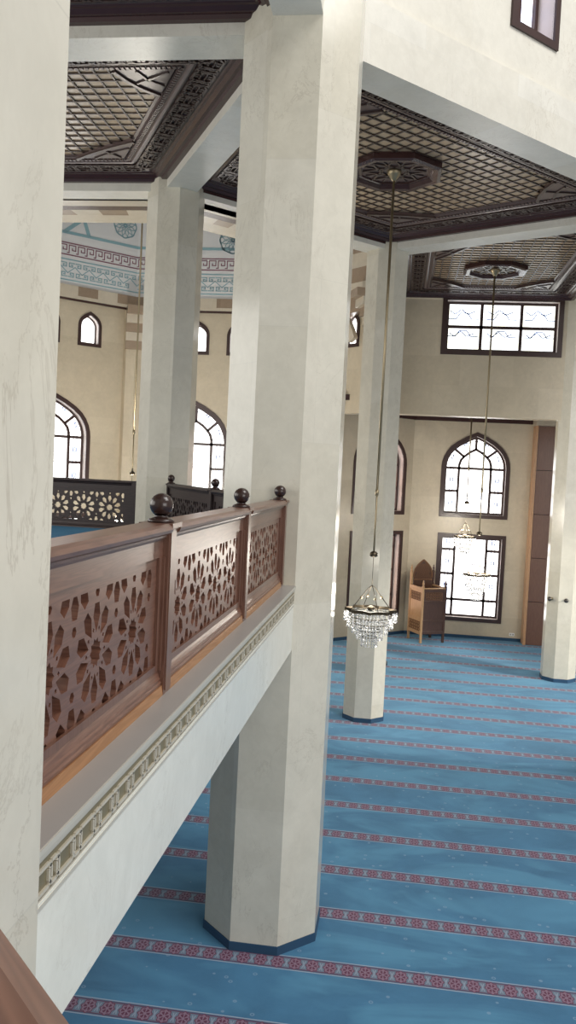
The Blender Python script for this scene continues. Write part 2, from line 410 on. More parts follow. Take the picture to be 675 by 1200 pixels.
win_count = [0]
def window(o, u, n, outl, label, bars=(), orn=(), fw_=0.11, depth=0.24, glass='glass', proud=0.03, inner=0.06, bw=0.075, arcs=()):
    """o, u, n: point on the wall face, direction along the wall, normal into the room; outl in (along, height)"""
    win_count[0] += 1
    root = empty('window_%d' % win_count[0], o); tag(root, label, 'window', kind='structure')
    L = frame((0, 0, 0), u, n); I = Matrix.Translation
    hole = inset(outl, fw_)
    fill2d(MB(), outl, [hole], proud+0.02, L @ I((0, 0, proud/2-0.01))).build('window_frame', M['win'], root)
    # reveal
    m = MB(); k = len(hole); vs = [(x, y, 0.0) for x, y in hole]+[(x, y, -depth) for x, y in hole]
    m.add(vs, [(i, (i+1) % k, k+(i+1) % k, k+i) for i in range(k)], L); m.build('reveal', M['jamb'], root, fix=False)
    sash = inset(hole, inner)
    m = fill2d(MB(), hole, [sash], 0.05, L @ I((0, 0, -depth+0.03)))
    for (x0, y0, x1, y1) in bars:
        d = Vector((x1-x0, y1-y0)).normalized()
        m.add(*bar2(x0, y0, x1, y1, bw, 0.04), L @ I((0, 0, -depth+0.012)))
    for a in arcs:
        for p, q in zip(a, a[1:]): m.add(*bar2(p[0], p[1], q[0], q[1], bw, 0.04, 0.012), L @ I((0, 0, -depth+0.012)))
    m.build('mullions', M['win'], root)
    k = len(hole)
    MB().add([(x, y, -depth) for x, y in hole], [tuple(range(k))], L).build('glass_pane', M[glass], root)
    if orn:
        m = MB()
        for pl in orn:
            for p, q in zip(pl, pl[1:]): m.add(*bar2(p[0], p[1], q[0], q[1], 0.022, 0.003), L @ I((0, 0, -depth+0.004)))
        m.build('leaded_ornament', M['ornb'], root)
    return root
def bar2(x0, y0, x1, y1, w, h, ext=0.0):
    d = Vector((x1-x0, y1-y0)).normalized(); t = Vector((-d.y, d.x))*w/2; e = d*ext
    p, q = Vector((x0, y0))-e, Vector((x1, y1))+e
    c = [p-t, q-t, q+t, p+t]
    vs = [(a.x, a.y, 0) for a in c]+[(a.x, a.y, h) for a in c]
    return vs, [(3, 2, 1, 0), (4, 5, 6, 7), (0, 1, 5, 4), (1, 2, 6, 5), (2, 3, 7, 6), (3, 0, 4, 7)]
def star8(cx, cy, r):
    pts = []
    for k in range(17):
        rr = r if k % 2 == 0 else r*0.74; a = PI/2+k*PI/8
        pts.append((cx+rr*math.cos(a), cy+rr*math.sin(a)))
    return pts
def diamond(cx, cy, w, h): return [(cx-w, cy), (cx, cy+h), (cx+w, cy), (cx, cy-h), (cx-w, cy)]

def arched_window(o, u, n, uc, z0, zs, za, label, w=2.0, glass='glass', **kw):
    ol = shift2(arch_outline(w, z0, zs, za), uc); a = w*0.235; hb = w/2-0.13
    ia = [(uc+a*x, zs-0.03+(za-zs)*0.55*y) for x, y in ((1, 0), (0.985, 0.2), (0.9, 0.42), (0.72, 0.6), (0.4, 0.82), (0, 1))]
    ia += [(2*uc-x, y) for x, y in reversed(ia[:-1])]
    za_i = zs-0.03+(za-zs)*0.55
    zm = z0+(zs-z0)*0.52
    bars = [(uc-a, z0+.12, uc-a, zs), (uc+a, z0+.12, uc+a, zs), (uc-hb, zs-0.03, uc+hb, zs-0.03), (uc-hb, zm, uc-a, zm), (uc+a, zm, uc+hb, zm),
            (uc, za_i, uc, za-0.15), (uc-a*0.72, zs+(za-zs)*0.30, uc-w*0.345, zs+(za-zs)*0.56), (uc+a*0.72, zs+(za-zs)*0.30, uc+w*0.345, zs+(za-zs)*0.56)]
    orn = [star8(uc, (z0+zm)/2+0.22, 0.25)]
    for sgn in (-1, 1):
        xs = uc+sgn*(a+hb)/2
        orn += [[(xs-0.05, z0+.14), (xs-0.05, zs-.05)], [(xs+0.05, z0+.14), (xs+0.05, zs-.05)]]
        orn += [diamond(xs, z, 0.05, 0.07) for z in (z0+.42, zm+.35)]
        rr = [(uc+sgn*(x-uc)*1.0, y) for x, y in [(uc+w*0.36, zs), (uc+w*0.345, zs+(za-zs)*.25), (uc+w*.27, zs+(za-zs)*.5), (uc+w*.14, zs+(za-zs)*.68), (uc, zs+(za-zs)*.76)]]
        orn += [rr, diamond(uc+sgn*w*.335, zs+(za-zs)*.28, .05, .07), diamond(uc+sgn*w*.16, zs+(za-zs)*.66, .05, .07)]
    return window(o, u, n, ol, label, bars, orn, arcs=[ia], glass=glass, **kw), ol
def square_window(o, u, n, uc, z0, z1, label, w=2.0, glass='glass', **kw):
    ol = shift2(rect_outline(w, z0, z1), uc); a = w*0.235; hb = w/2-0.13; h = z1-z0
    za_, zb_, zc_ = z0+h*.81, z0+h*.53, z0+h*.235
    bars = [(uc-a, z0+.12, uc-a, z1-.12), (uc+a, z0+.12, uc+a, z1-.12), (uc-hb, zc_, uc+hb, zc_)]
    for s_ in (-1, 1):
        for z in (za_, zb_): bars.append((uc+s_*a, z, uc+s_*hb, z))
    orn = [star8(uc-.02, z0+h*.58, 0.26)]
    for s_ in (-1, 1):
        xs = uc+s_*(a+hb)/2
        orn += [[(xs-.05, z0+.14), (xs-.05, z1-.14)], [(xs+.05, z0+.14), (xs+.05, z1-.14)]]+[diamond(xs, z0+h*q, .05, .075) for q in (.9, .67, .4)]
    return window(o, u, n, ol, label, bars, orn, glass=glass, **kw), ol

# ------------------------------------------------------------------ window bay beyond the slim column
YB = 25.45
up_n = (0, -1, 0)
_, h1 = arched_window((0, YB, 0), (1, 0, 0), up_n, 2.19, 3.60, 5.10, 6.15, 'pointed arched window above the square window in the bay wall')
_, h2 = square_window((0, YB, 0), (1, 0, 0), up_n, 2.195, 0.50, 3.12, 'tall square-headed window down behind the carved wooden preacher chair')
strip_wall((0, YB, 0), (1, 0, 0), up_n, [(0.29, 0), (9.6, 0), (9.6, 6.7), (0.29, 6.7)], [inset(h1, .06), inset(h2, .06)], 0.3, 'cream marble back wall of the window bay', 'wall_back')
un = (S2, -S2, 0); uu = (S2, S2, 0); oc = (0.34, YB, 0)
_, h3 = arched_window(oc, uu, un, -1.32, 3.60, 5.10, 6.15, 'pointed arched window glowing orange in the slanted bay wall', glass='glass_or', w=2.1)
_, h4 = square_window(oc, uu, un, -1.32, 0.60, 3.12, 'square-headed window with orange glow in the slanted bay wall', glass='glass_or', w=2.1)
strip_wall(oc, uu, un, [(-4.3, 0), (0.0, 0), (0.0, 6.7), (-4.3, 6.7)], [inset(h3, .06), inset(h4, .06)], 0.3, 'slanted marble wall left of the bay window', 'wall_left')
MB().box(-3.5, 9.6, 20.95, 25.7, 6.56, 6.7).build('ceiling', M['corn'])
tag(bpy.data.objects['ceiling'], 'dark low ceiling of the window bay', 'ceiling', kind='structure')
m = MB()
m.box(0.29, 9.6, YB-0.14, YB-0.005, 6.44, 6.56); 
m.prism([(0.34-4.2*S2, YB-4.2*S2), (0.34-4.2*S2+.14*S2, YB-4.2*S2-.14*S2), (0.34+.06, YB-.14), (0.34, YB)], 6.44, 6.56)
m.build('trim_1', M['corn']); tag(bpy.data.objects['trim_1'], 'dark cornice along the top of the bay walls', 'cornice', kind='structure')
m = MB(); m.box(0.29, 9.6, YB-0.02, YB-0.001, 0, 0.09)
m.prism([(0.34-4.2*S2, YB-4.2*S2), (0.34-4.2*S2+.02*S2, YB-4.2*S2-.02*S2), (0.35, YB-.02), (0.34, YB)], 0, 0.09)
m.build('baseboard_back', M['skirt']); tag(bpy.data.objects['baseboard_back'], 'blue carpet skirting along the bay walls', 'skirting', kind='structure')

# upper wall over the bay
UW = 20.69; hu = shift2(rect_outline(2.83, 7.72, 9.13), 2.20)
window((0, UW, 0), (1, 0, 0), up_n, hu, 'wide six-pane window high on the wall under the bright coffered ceiling',
       bars=[(1.73, 7.85, 1.73, 9.0), (2.67, 7.85, 2.67, 9.0), (.92, 8.42, 3.48, 8.42)],
       orn=[[(x, z-.16), (x+.18, z-.16), (x+.27, z-.02), (x+.45, z-.02), (x+.54, z-.16), (x+.72, z-.16)] for x in (.95, 1.85, 2.75) for z in (8.36, 8.78)]+
           [[(x, z+.13), (x+.12, z+.05), (x+.27, z+.17), (x+.42, z+.05), (x+.6, z+.13)] for x in (.98, 1.88, 2.78) for z in (8.15, 8.68)], glass='glass_up')
strip_wall((0, UW, 0), (1, 0, 0), up_n, [(-0.66, 6.25), (14, 6.25), (14, 9.6), (-0.66, 9.6)], [inset(hu, .06)], 0.46, 'cream marble wall around the six-pane window, over the bay opening', 'wall_upper')

# wooden panelled pier right of the bay window
root = empty('panelled_pier', (3.79, 25.0, 0)); tag(root, 'tall wood-panelled pier between bay window and column with hooks', 'pier', kind='structure')
MB().box(0.0, 0.075, -0.02, 0.44, 0, 6.38).build('edge_post', M['pan_o'], root)
for k in range(5): MB().box(0.08, 1.3, 0.0, 0.44, 0.01+k*1.275, (k+1)*1.275-0.005).build('wood_panel', M['pan'], root)
MB().box(-0.04, 1.34, -0.4, 0.44, 6.38, 6.555).build('lintel', M['wall'], root)

# ------------------------------------------------------------------ domed corner behind the gallery
CC = (-5.6, 18.12); AP = 5.0
wl = MB()
def side_frame(k):                                    # k: direction of the outward normal in eighths from +x
    a = k*PI/4; nx, ny = math.cos(a), math.sin(a)
    return (CC[0]+nx*AP, CC[1]+ny*AP, 0), (ny, -nx, 0), (-nx, -ny, 0)
HALF = AP*math.tan(PI/8)
SMALL = dict(fw_=0.09, depth=0.2, inner=0.035, bw=0.03)
def small_window(o, u, n, uc, label):
    ol = shift2(arch_outline(0.68, 7.86, 8.40, 8.80), uc)
    window(o, u, n, ol, label, **SMALL); return inset(ol, .05)
# north-west side
o, u, n = side_frame(3)
holes = [small_window(o, u, n, x, l) for x, l in ((0.72, 'small pointed window in the gallery wall left of the striped bracket'), (-0.47, 'small pointed window half hidden behind the near column'), (-1.6, 'small pointed window furthest from the striped bracket'))]
_, ho = arched_window(o, u, n, -0.16, 3.9, 5.40, 6.5, 'large arched window above the dark railing with bright holes')
_, hq = square_window(o, u, n, -0.16, 0.7, 3.3, 'square-headed window below the arched window, hidden by the gallery')
strip_wall(o, u, n, [(-HALF, 0), (HALF, 0), (HALF, 9.2), (-HALF, 9.2)], holes+[inset(ho, .06), inset(hq, .06)], 0.3, 'cream marble wall with arched window beyond the dark railing', 'wall_north_west')
# north side
o, u, n = side_frame(2)
holes = [small_window(o, u, n, x, l) for x, l in ((-0.24, 'small pointed window between gallery column and largest column'), (0.94, 'small pointed window cut by the largest column'), (-1.42, 'small pointed window hidden behind the gallery column'))]
_, ho = arched_window(o, u, n, -0.23, 3.9, 5.40, 6.58, 'large arched window with star between the gallery column and largest column')
strip_wall(o, u, n, [(-HALF, 0), (HALF, 0), (HALF, 9.2), (-HALF, 9.2)], holes+[inset(ho, .06)], 0.3, 'cream marble wall seen between the gallery column and largest column', 'wall_north')
# north-east side, open below
o, u, n = side_frame(1)
holes = [small_window(o, u, n, x, l) for x, l in ((0.90, 'small pointed window beside the slim column, under the striped squinch'), (-0.3, 'small pointed window hidden behind the largest column'))]
strip_wall(o, u, n, [(-HALF, 6.23), (HALF, 6.23), (HALF, 9.2), (-HALF, 9.2)], holes, 0.3, 'upper marble wall over the passage left of the slim column', 'wall_north_east')
# west side
o, u, n = side_frame(4)
strip_wall(o, u, n, [(-HALF, 0), (HALF, 0), (HALF, 9.2), (-HALF, 9.2)], [], 0.3, 'marble wall hidden behind the near column', 'wall_west')

# striped ring
ring = empty('striped_ring', (CC[0], CC[1], 9.06)); tag(ring, 'ring of brown and cream stone blocks around the foot of the dome', 'stone ring', kind='structure')
md, ml, mb_ = MB(), MB(), MB()
ri, ro = 4.86, 5.2
for k in range(8):
    a = k*PI/4; nx, ny = math.cos(a), math.sin(a); tx, ty = -ny, nx
    hi = ri*math.tan(PI/8); ho_ = ro*math.tan(PI/8); nb = 7
    def P(r, tt, h): return (nx*r+tx*tt*h, ny*r+ty*tt*h)
    for j in range(nb):
        t0, t1 = -1+2*j/nb, -1+2*(j+1)/nb
        (md if j % 2 == 0 else ml).prism([P(ri, t0, hi), P(ro, t0, ho_), P(ro, t1, ho_), P(ri, t1, hi)], 0.08, 0.335)
    ml.prism([P(ri-.01, -1, hi), P(ro, -1, ho_), P(ro, 1, ho_), P(ri-.01, 1, hi)], 0.0, 0.08)
    mb_.prism([P(4.92, -1, 4.92*math.tan(PI/8)), P(ro, -1, ho_), P(ro, 1, ho_), P(4.92, 1, 4.92*math.tan(PI/8))], -0.045, 0.0)  # dark moulding strip below the ring blocks
md.build('brown_blocks', M['strip_dark'], ring); ml.build('cream_blocks', M['strip_lite'], ring); mb_.build('dark_moulding', M['corn'], ring)
# arch soffits stepping in over the two open sides next to the gallery
sd, sl, sk = MB(), MB(), MB()
for k in (6, 7):
    a = k*PI/4; nx, ny = math.cos(a), math.sin(a); tx, ty = -ny, nx; nb = 7
    te = 1.0 if k == 6 else 0.40
    def P(r, tt): tt = -1+(tt+1)*(te+1)/2; return (nx*r+tx*tt*r*math.tan(PI/8), ny*r+ty*tt*r*math.tan(PI/8))
    sl.prism([P(4.62, -1), P(4.97, -1), P(4.97, 1), P(4.62, 1)], -0.13, -0.05)
    sk.prism([P(4.28, -1), P(4.62, -1), P(4.62, 1), P(4.28, 1)], -0.09, 0.02)  # dark strip between the cream soffit and the striped blocks
    for j in range(nb):
        t0, t1 = -1+2*j/nb, -1+2*(j+1)/nb
        (sd if j % 2 == 0 else sl).prism([P(3.90, t0), P(4.28, t0), P(4.28, t1), P(3.90, t1)], -0.06, 0.3)
    sl.prism([P(3.25, -1), P(3.90, -1), P(3.90, 1), P(3.25, 1)], 0.0, 0.3)
sd.build('brown_soffit', M['strip_dark'], ring); sl.build('cream_soffit', M['strip_lite'], ring); sk.build('dark_strip', M['corn'], ring)

# dome: eight-sided plaster drum curving in
dm = MB(); prof = [(4.93, 9.395), (4.93, 11.75), (4.80, 12.3), (4.35, 13.2), (3.5, 14.0), (2.2, 14.8), (0.6, 15.2), (0.05, 15.25)]
vs = []; fs = []
for r, z in prof:
    R = r/math.cos(PI/8)
    for k in range(8): vs.append((R*math.cos(PI/8+k*PI/4), R*math.sin(PI/8+k*PI/4), z-9.395))
for i in range(len(prof)-1):
    for k in range(8): fs.append((i*8+k, i*8+(k+1) % 8, (i+1)*8+(k+1) % 8, (i+1)*8+k))
dm.add(vs, fs)
dome = dm.build('dome', M['plaster'], None, fix=False); dome.location = (CC[0], CC[1], 9.395); tag(dome, 'white plaster dome with blue and maroon painted bands beyond the gallery', 'dome', kind='structure')
def paint(m, k, pts, w):
    a = k*PI/4; nx, ny = math.cos(a), math.sin(a); r = 4.925
    o = Vector((nx*r, ny*r, 0)); u = Vector((ny, -nx, 0)); n_ = Vector((-nx, -ny, 0))
    for p, q in zip(pts, pts[1:]):
        P0 = o+u*p[0]+Vector((0, 0, p[1]-9.395)); P1 = o+u*q[0]+Vector((0, 0, q[1]-9.395)); d = (P1-P0).normalized()*w/2
        m.bar(P0-d, P1+d, w, 0.006, n_)
red, blu, blk, ros = MB(), MB(), MB(), MB()
H2 = 4.925*math.tan(PI/8)-0.01
for k in (1, 2, 3, 4):
    for z in (10.19, 10.50): paint(red, k, [(-H2, z), (H2, z)], 0.028)
    p = 2*H2/16
    for j in range(16):
        x = -H2+j*p; b, t = 10.245, 10.445
        paint(red, k, [(x+.02, b), (x+.02, t), (x+p*.80, t), (x+p*.80, b+.07), (x+p*.42, b+.07), (x+p*.42, b+.12)], 0.024)
        paint(red, k, [(x+p*.80, b+.07), (x+p*.80, b), (x+p+.02, b)] if False else [(x+.02, b), (x-.03, b)], 0.024)
    for z in (9.53, 10.07): paint(blu, k, [(-H2, z), (H2, z)], 0.03)
    p = 2*H2/10
    for j in range(10):
        x = -H2+j*p; b, t = 9.62, 9.98; mid_ = 9.80
        paint(blu, k, [(x, mid_-.085), (x+p/2, mid_+.085), (x+p, mid_-.085)], 0.022)
        for (cx, base, sg) in ((x+p/2, t, -1), (x, b, 1)):
            for s_ in (-1, 1):
                q = p*.40
                pl = [(cx+s_*.02, base), (cx+s_*q, base), (cx+s_*q, base+sg*.10), (cx+s_*q*.45, base+sg*.10), (cx+s_*q*.45, base+sg*.05), (cx+s_*q*.70, base+sg*.05)]
                if all(-H2 < a_[0] < H2 for a_ in pl): paint(blu, k, pl, 0.024)
    paint(blk, k, [(-H2, 10.77), (H2, 10.77)], 0.075)
paint(blk, 3, [(-0.09, 10.8), (0.40, 11.22), (0.56, 10.8)], 0.10); paint(blk, 3, [(0.40, 11.22), (0.62, 11.33)], 0.10); paint(blk, 3, [(0.40, 11.22), (0.18, 11.33)], 0.10)
paint(blk, 2, [(-1.0, 10.8), (-0.55, 11.22), (-0.35, 10.8)], 0.10)
def rosette(k, cx, cz, r):
    for j in range(12):
        a0 = j*PI/6
        for s_ in (-1, 1):
            pl = [(cx+r*f*math.cos(a0+s_*(1-f)*0+s_*f*0.9), cz+r*f*math.sin(a0+s_*f*0.9)) for f in (0.08, 0.3, 0.5, 0.7, 0.85, 1.0)]
            paint(ros, k, pl, 0.017)
    pl = [(cx+r*(1+.03*math.cos(8*t_))*math.cos(t_), cz+r*(1+.03*math.cos(8*t_))*math.sin(t_)) for t_ in [i*2*PI/48 for i in range(49)]]
    paint(ros, k, pl, 0.03)
rosette(3, 1.62, 11.30, 0.33); rosette(2, 0.66, 11.02, 0.36)
red.build('maroon_key_band', M['paintr'], dome); blu.build('blue_scroll_band', M['paintb'], dome); blk.build('blue_star_lines', M['paintb'], dome); ros.build('blue_rosettes', M['paintb'], dome)

# engaged corner piers with striped brackets
def corner_pier(k, label, label2, zb=7.9, z1=9.06, low=0.0):
    a = PI/8+k*PI/4; R = AP/math.cos(PI/8); d = Vector((math.cos(a), math.sin(a)))
    c = Vector(CC)+d*(R-0.05); 
    o = MB().prism(ngon(0, 0, 0.34, 8, PI/8), low, 9.0).build('pilaster', M['wall']); o.location = (c.x, c.y, 0); tag(o, label, 'pilaster', kind='structure')
    br = empty('striped_bracket', (c.x, c.y, 0)); tag(br, label2, 'bracket', kind='structure')
    t = Vector((-d.y, d.x)); nb = 5; h = (z1-zb)/nb; mA, mB_ = MB(), MB()
    for j in range(nb):
        z0 = zb+j*h; dep = 0.36+0.10*j/nb+0.30*(j/(nb-1))**2
        p = [d*0.2+t*0.27, d*0.2-t*0.27, -d*dep-t*0.27, -d*dep+t*0.27]
        (mA if j % 2 == 0 else mB_).prism([(q.x, q.y) for q in p], z0, z0+h)
    mA.build('brown_stones', M['strip_dark'], br); mB_.build('cream_stones', M['strip_lite'], br)
corner_pier(2, 'slim marble pilaster in the wall corner under the striped bracket beside the hanging rod', 'striped stone bracket at the wall corner beside the hanging rod')
corner_pier(1, 'slim marble pilaster hidden behind the largest column', 'striped stone bracket hidden behind the largest column')
corner_pier(0, 'slim marble pilaster behind the slim column', 'striped stone bracket seen left of the slim column', 8.1)
corner_pier(3, 'slim marble pilaster hidden behind the near column', 'striped stone bracket hidden behind the near column')
# striped squinch behind the slim column
sq = empty('striped_squinch', (0, 0, 0)); tag(sq, 'striped stone squinch with a curved rib left of the slim column', 'squinch', kind='structure')
o, u, n = side_frame(1); o = Vector(o); u = Vector(u); n = Vector(n)
mA, mB_ = MB(), MB(); zs = [8.62, 8.98, 9.33, 9.68, 10.03, 10.4, 10.8]
for j in range(len(zs)-1):
    (mA if j % 2 == 0 else mB_).box(0.55, 2.05, 0.0, 0.34, zs[j], zs[j+1], Matrix(((u.x, n.x, 0, o.x), (u.y, n.y, 0, o.y), (0, 0, 1, 0), (0, 0, 0, 1))))
mA.build('brown_courses', M['strip_dark'], sq); mB_.build('cream_courses', M['strip_lite'], sq)
m = MB(); arc = [(0.55, 9.02), (0.75, 8.86), (0.95, 8.66), (1.15, 8.42), (1.32, 8.16), (1.42, 7.95)]
for p, q in zip(arc, arc[1:]):
    P0 = o+u*p[0]+n*0.30+Vector((0, 0, p[1])); P1 = o+u*q[0]+n*0.30+Vector((0, 0, q[1])); m.bar(P0, P1, 0.22, 0.12, n)
m.build('curved_rib', M['strip_lite'], sq)

# ------------------------------------------------------------------ coffered ceilings
def octa_chain(m, o, u, v, n, length, per, hh, bw, bh):
    """a run of linked octagons in relief: o start, u along, v across, n outward"""
    o, u, v, n = Vector(o), Vector(u), Vector(v), Vector(n)
    cnt = max(1, int(length/per)); per = length/cnt
    for i in range(cnt):
        for cx, hl, ch in ((i+0.5, per*0.40, hh*0.55), (i+1.0, per*0.20, hh*0.5)):
            c = cx*per
            if c+hl > length: continue
            q = [(c-hl, -hh+ch), (c-hl+ch, -hh), (c+hl-ch, -hh), (c+hl, -hh+ch), (c+hl, hh-ch), (c+hl-ch, hh), (c-hl+ch, hh), (c-hl, hh-ch)]
            for k in range(8):
                a, b = q[k-1], q[k]
                m.bar(o+u*a[0]+v*a[1], o+u*b[0]+v*b[1], bw, bh, n)

def coffer(name, poly, label, ang, pitch, medal=None, light=False, plaques=True, relief=True, beads=True):
    root = empty('ceiling', (0, 0, 0)); root.name = 'ceiling'; tag(root, label, 'ceiling', kind='structure')
    base = inset(poly, 0.235)
    rings = [(0, ZC), (0.07, ZC), (0.09, ZC+.035), (0.13, ZC+.04), (0.17, ZC+.075), (0.20, ZC+.08), (0.21, ZC+.09)]
    band = [(0.21, ZC+.09), (0.225, ZC+.105), (0.53, ZC+.12), (0.54, ZC+.10)]
    inner = [(0.54, ZC+.10), (0.575, ZC+.105), (0.60, ZC+.125), (0.67, ZC+.13), (0.68, ZC+.15), (0.72, ZC+.15), (0.725, ZL+.02)]
    def sweep(pr):
        m = MB(); L = [inset(base, d) for d, z in pr]; k = len(base)
        vs = [(p[0], p[1], z) for (d, z), l in zip(pr, L) for p in l]
        fs = [(i*k+j, i*k+(j+1) % k, (i+1)*k+(j+1) % k, (i+1)*k+j) for i in range(len(pr)-1) for j in range(k)]
        return m.add(vs, fs)
    sweep(rings).build('cornice', M['corn'], root, fix=False); sweep(band).build('carved_band', M['carv'], root, fix=False); sweep(inner).build('inner_moulding', M['med'], root, fix=False)
    if relief:
        rm = MB(); mid_ = inset(base, 0.375); bd = MB(); bl = inset(base, 0.64)
        for i in range(len(mid_)):
            p, q = Vector(mid_[i-1]), Vector(mid_[i]); d = q-p; L = d.length
            if L < 0.5: continue
            d.normalize(); nrm = Vector((-d.y, d.x, 0)); d3 = Vector((d.x, d.y, 0))
            octa_chain(rm, (p.x, p.y, ZC+.113), d3, nrm, (0, 0, -1), L, 0.34, 0.115, 0.028, 0.03)
            for s_ in (-1, 1):
                octa_chain(rm, Vector((p.x, p.y, ZC+.113))+nrm*s_*0.075, d3, nrm, (0, 0, -1), L, 0.17, 0.045, 0.018, 0.024)
            p, q = Vector(bl[i-1]), Vector(bl[i]); d = q-p; L = d.length; d.normalize(); k = int(L/0.06)
            for j in range(k):
                c = p+d*(j+.5)*L/k
                bd.bar((c.x-d.x*.02, c.y-d.y*.02, ZC+.135), (c.x+d.x*.02, c.y+d.y*.02, ZC+.135), 0.05, 0.03, (0, 0, -1))
        rm.build('carved_relief', M['carv_l'], root); bd.build('bead_strip', M['med'], root)
    lat = inset(base, 0.70); k = len(lat)
    MB().prism(lat, ZL, ZL+0.05).build('ceiling_board', M['tan'], root)
    # lattice ribs, two crossing families
    m = MB(); c0 = Vector((sum(p[0] for p in lat)/k, sum(p[1] for p in lat)/k))
    for fam, hgt in ((ang, 0.016), (ang+PI/2, 0.013)):
        d = Vector((math.cos(fam), math.sin(fam))); nn = Vector((-d.y, d.x))
        for i in range(-40, 41):
            o_ = c0+nn*(i+0.5)*pitch; t0, t1 = -99.0, 99.0
            for j in range(k):
                p, q = Vector(lat[j-1]), Vector(lat[j]); e = (q-p).normalized(); en = Vector((-e.y, e.x))
                a = (o_-p).dot(en); b = d.dot(en)
                if abs(b) < 1e-7:
                    if a < 0: t0, t1 = 1, 0
                    continue
                t = -a/b
                if b > 0: t0 = max(t0, t)
                else: t1 = min(t1, t)
            if t1-t0 > 0.05:
                P0, P1 = o_+d*t0, o_+d*t1
                m.bar((P0.x, P0.y, ZL), (P1.x, P1.y, ZL), 0.022, hgt, (0, 0, -1))
    m.build('lattice', M['rib'], root)
    if plaques:
        for i in range(k):
            p0, p1, p2 = Vector(lat[i-1]), Vector(lat[i]), Vector(lat[(i+1) % k]); a, b = (p0-p1).normalized(), (p2-p1).normalized()
            L = 0.72; pl = [p1, p1+b*L, p1+b*L*.72+a*L*.36, p1+a*L*.72+b*L*.36, p1+a*L]
            pm = MB().prism([(q.x, q.y) for q in pl], ZL-0.05, ZL).build('corner_plaque', M['med'], root)
            r_ = MB(); z = ZL-0.05
            for s_, e_ in zip(pl[1:], pl[2:]): r_.bar((s_.x, s_.y, z), (e_.x, e_.y, z), 0.05, 0.025, (0, 0, -1))
            cc = p1+(a+b)*L*.36
            for w_ in (a*L*.62+b*L*.02, b*L*.62+a*L*.02, (a+b)*L*.5, (a+b)*L*.08):
                r_.bar((cc.x, cc.y, z), (p1.x+w_.x, p1.y+w_.y, z), 0.03, 0.02, (0, 0, -1))
            r_.build('strapwork', M['carv_l'], pm)
    if medal:
        (mx, my), R = medal
        mm = MB(); a0 = ang+PI/8
        oc = lambda r: ngon(mx, my, r/math.cos(PI/8), 8, a0)
        pr = [(R, ZL), (R, ZL-.09), (R-.05, ZL-.11), (R-.12, ZL-.10), (R-.16, ZL-.05), (R-.2, ZL-.045), (R-.2, ZL-.02)]
        vs = [(x, y, z) for r, z in pr for x, y in oc(r)]
        mm.add(vs, [(i*8+j, i*8+(j+1) % 8, (i+1)*8+(j+1) % 8, (i+1)*8+j) for i in range(len(pr)-1) for j in range(8)])
        med = mm.build('medallion', M['corn'], root, fix=False)
        MB().prism(oc(R-.19), ZL-.025, ZL-.005).build('medallion_board', M['med'] if not light else M['tan'], med)  # light: paler board, the window's reflection put into its colour
        r_ = MB(); z = ZL-.025; ro_ = R-.22
        for j in range(8):
            t_ = ang+j*PI/4; t2 = t_+PI*3/4
            r_.bar((mx+ro_*math.cos(t_), my+ro_*math.sin(t_), z), (mx+ro_*math.cos(t2), my+ro_*math.sin(t2), z), 0.03, 0.022, (0, 0, -1))
            t3 = t_+PI/8; r_.bar((mx+ro_*.4*math.cos(t3), my+ro_*.4*math.sin(t3), z), (mx+ro_*math.cos(t3), my+ro_*math.sin(t3), z), 0.022, 0.018, (0, 0, -1))
        r_.build('star_strapwork', M['carv_l'], med)
    return root
A_POLY = [SIDE, MAIN, TURN, MID]; D_POLY = [MID, TURN, FAR, (-0.47, 20.9)]
B_POLY = [WEST, MAIN, SIDE, WESTN]; C_POLY = [WESTS, NEAR, MAIN, WEST]
MED_A = (-0.336, 12.62); MED_D = (1.74, 18.35)
coffer('A', A_POLY, 'coffered ceiling with tan diamond lattice and dark octagon over the nearest chandelier', PI/4, 0.19, (MED_A, 0.68))
coffer('D', D_POLY, 'bright coffered ceiling with octagon above the six-pane window', 0.0, 0.18, (MED_D, 0.64), light=True)
coffer('B', B_POLY, 'coffered ceiling with square lattice over the gallery', 0.0, 0.18, ((-6.1, 10.8), 0.68))
coffer('C', C_POLY, 'dark carved ceiling edge above the near part of the gallery', 0.0, 0.18, ((-4.9, 4.8), 0.68))

# drum wall over the wide beam and the two beams beside it
dn = (S2, -S2, 0); du_ = (S2, S2, 0); base0 = Vector((MAIN[0], MAIN[1], 0))+Vector((S2, -S2, 0))*0.12
dw = []
for i, (t0, l) in enumerate(((2.95, 'tall stained window high above the wide beam'), (1.16, 'stained window above the beam nearer the largest column'), (4.74, 'stained window above the beam, outside the view to the right'))):
    ol = shift2(rect_outline(0.92, 10.13, 12.2), t0+0.46)
    window(base0, du_, dn, ol, l, bars=[(t0+.46, 10.2, t0+.46, 12.1)], orn=[diamond(t0+.30, 10.5+.4*q, .07, .14) for q in range(4)], glass='glass_st', fw_=0.09, depth=0.3)
    dw.append(inset(ol, .05))
strip_wall(base0, du_, dn, [(0.5, 9.6), (7.0, 9.6), (7.0, 13), (0.5, 13)], dw, 0.36, 'pale marble drum wall with stained window above the wide beam', 'wall_drum', 'beam')

# ------------------------------------------------------------------ gallery
gp = [NEAR, MAIN, SIDE, (-8.9, 12.99), (-8.9, 1.18)]
sl = MB().prism([(-1.15, 1.0), (-1.15, 8.3), (-3.6, 12.9), (-8.9, 12.9), (-8.9, 1.0)], 3.25, 3.64).build('gallery_slab', M['front'])
tag(sl, 'gallery floor slab behind the carved railing', 'slab', kind='structure')
MB().prism([(-1.2, 1.0), (-1.2, 8.3), (-3.7, 12.85), (-8.9, 12.85), (-8.9, 1.0)], 3.64, 3.655).build('gallery_carpet', M['blue'], sl)

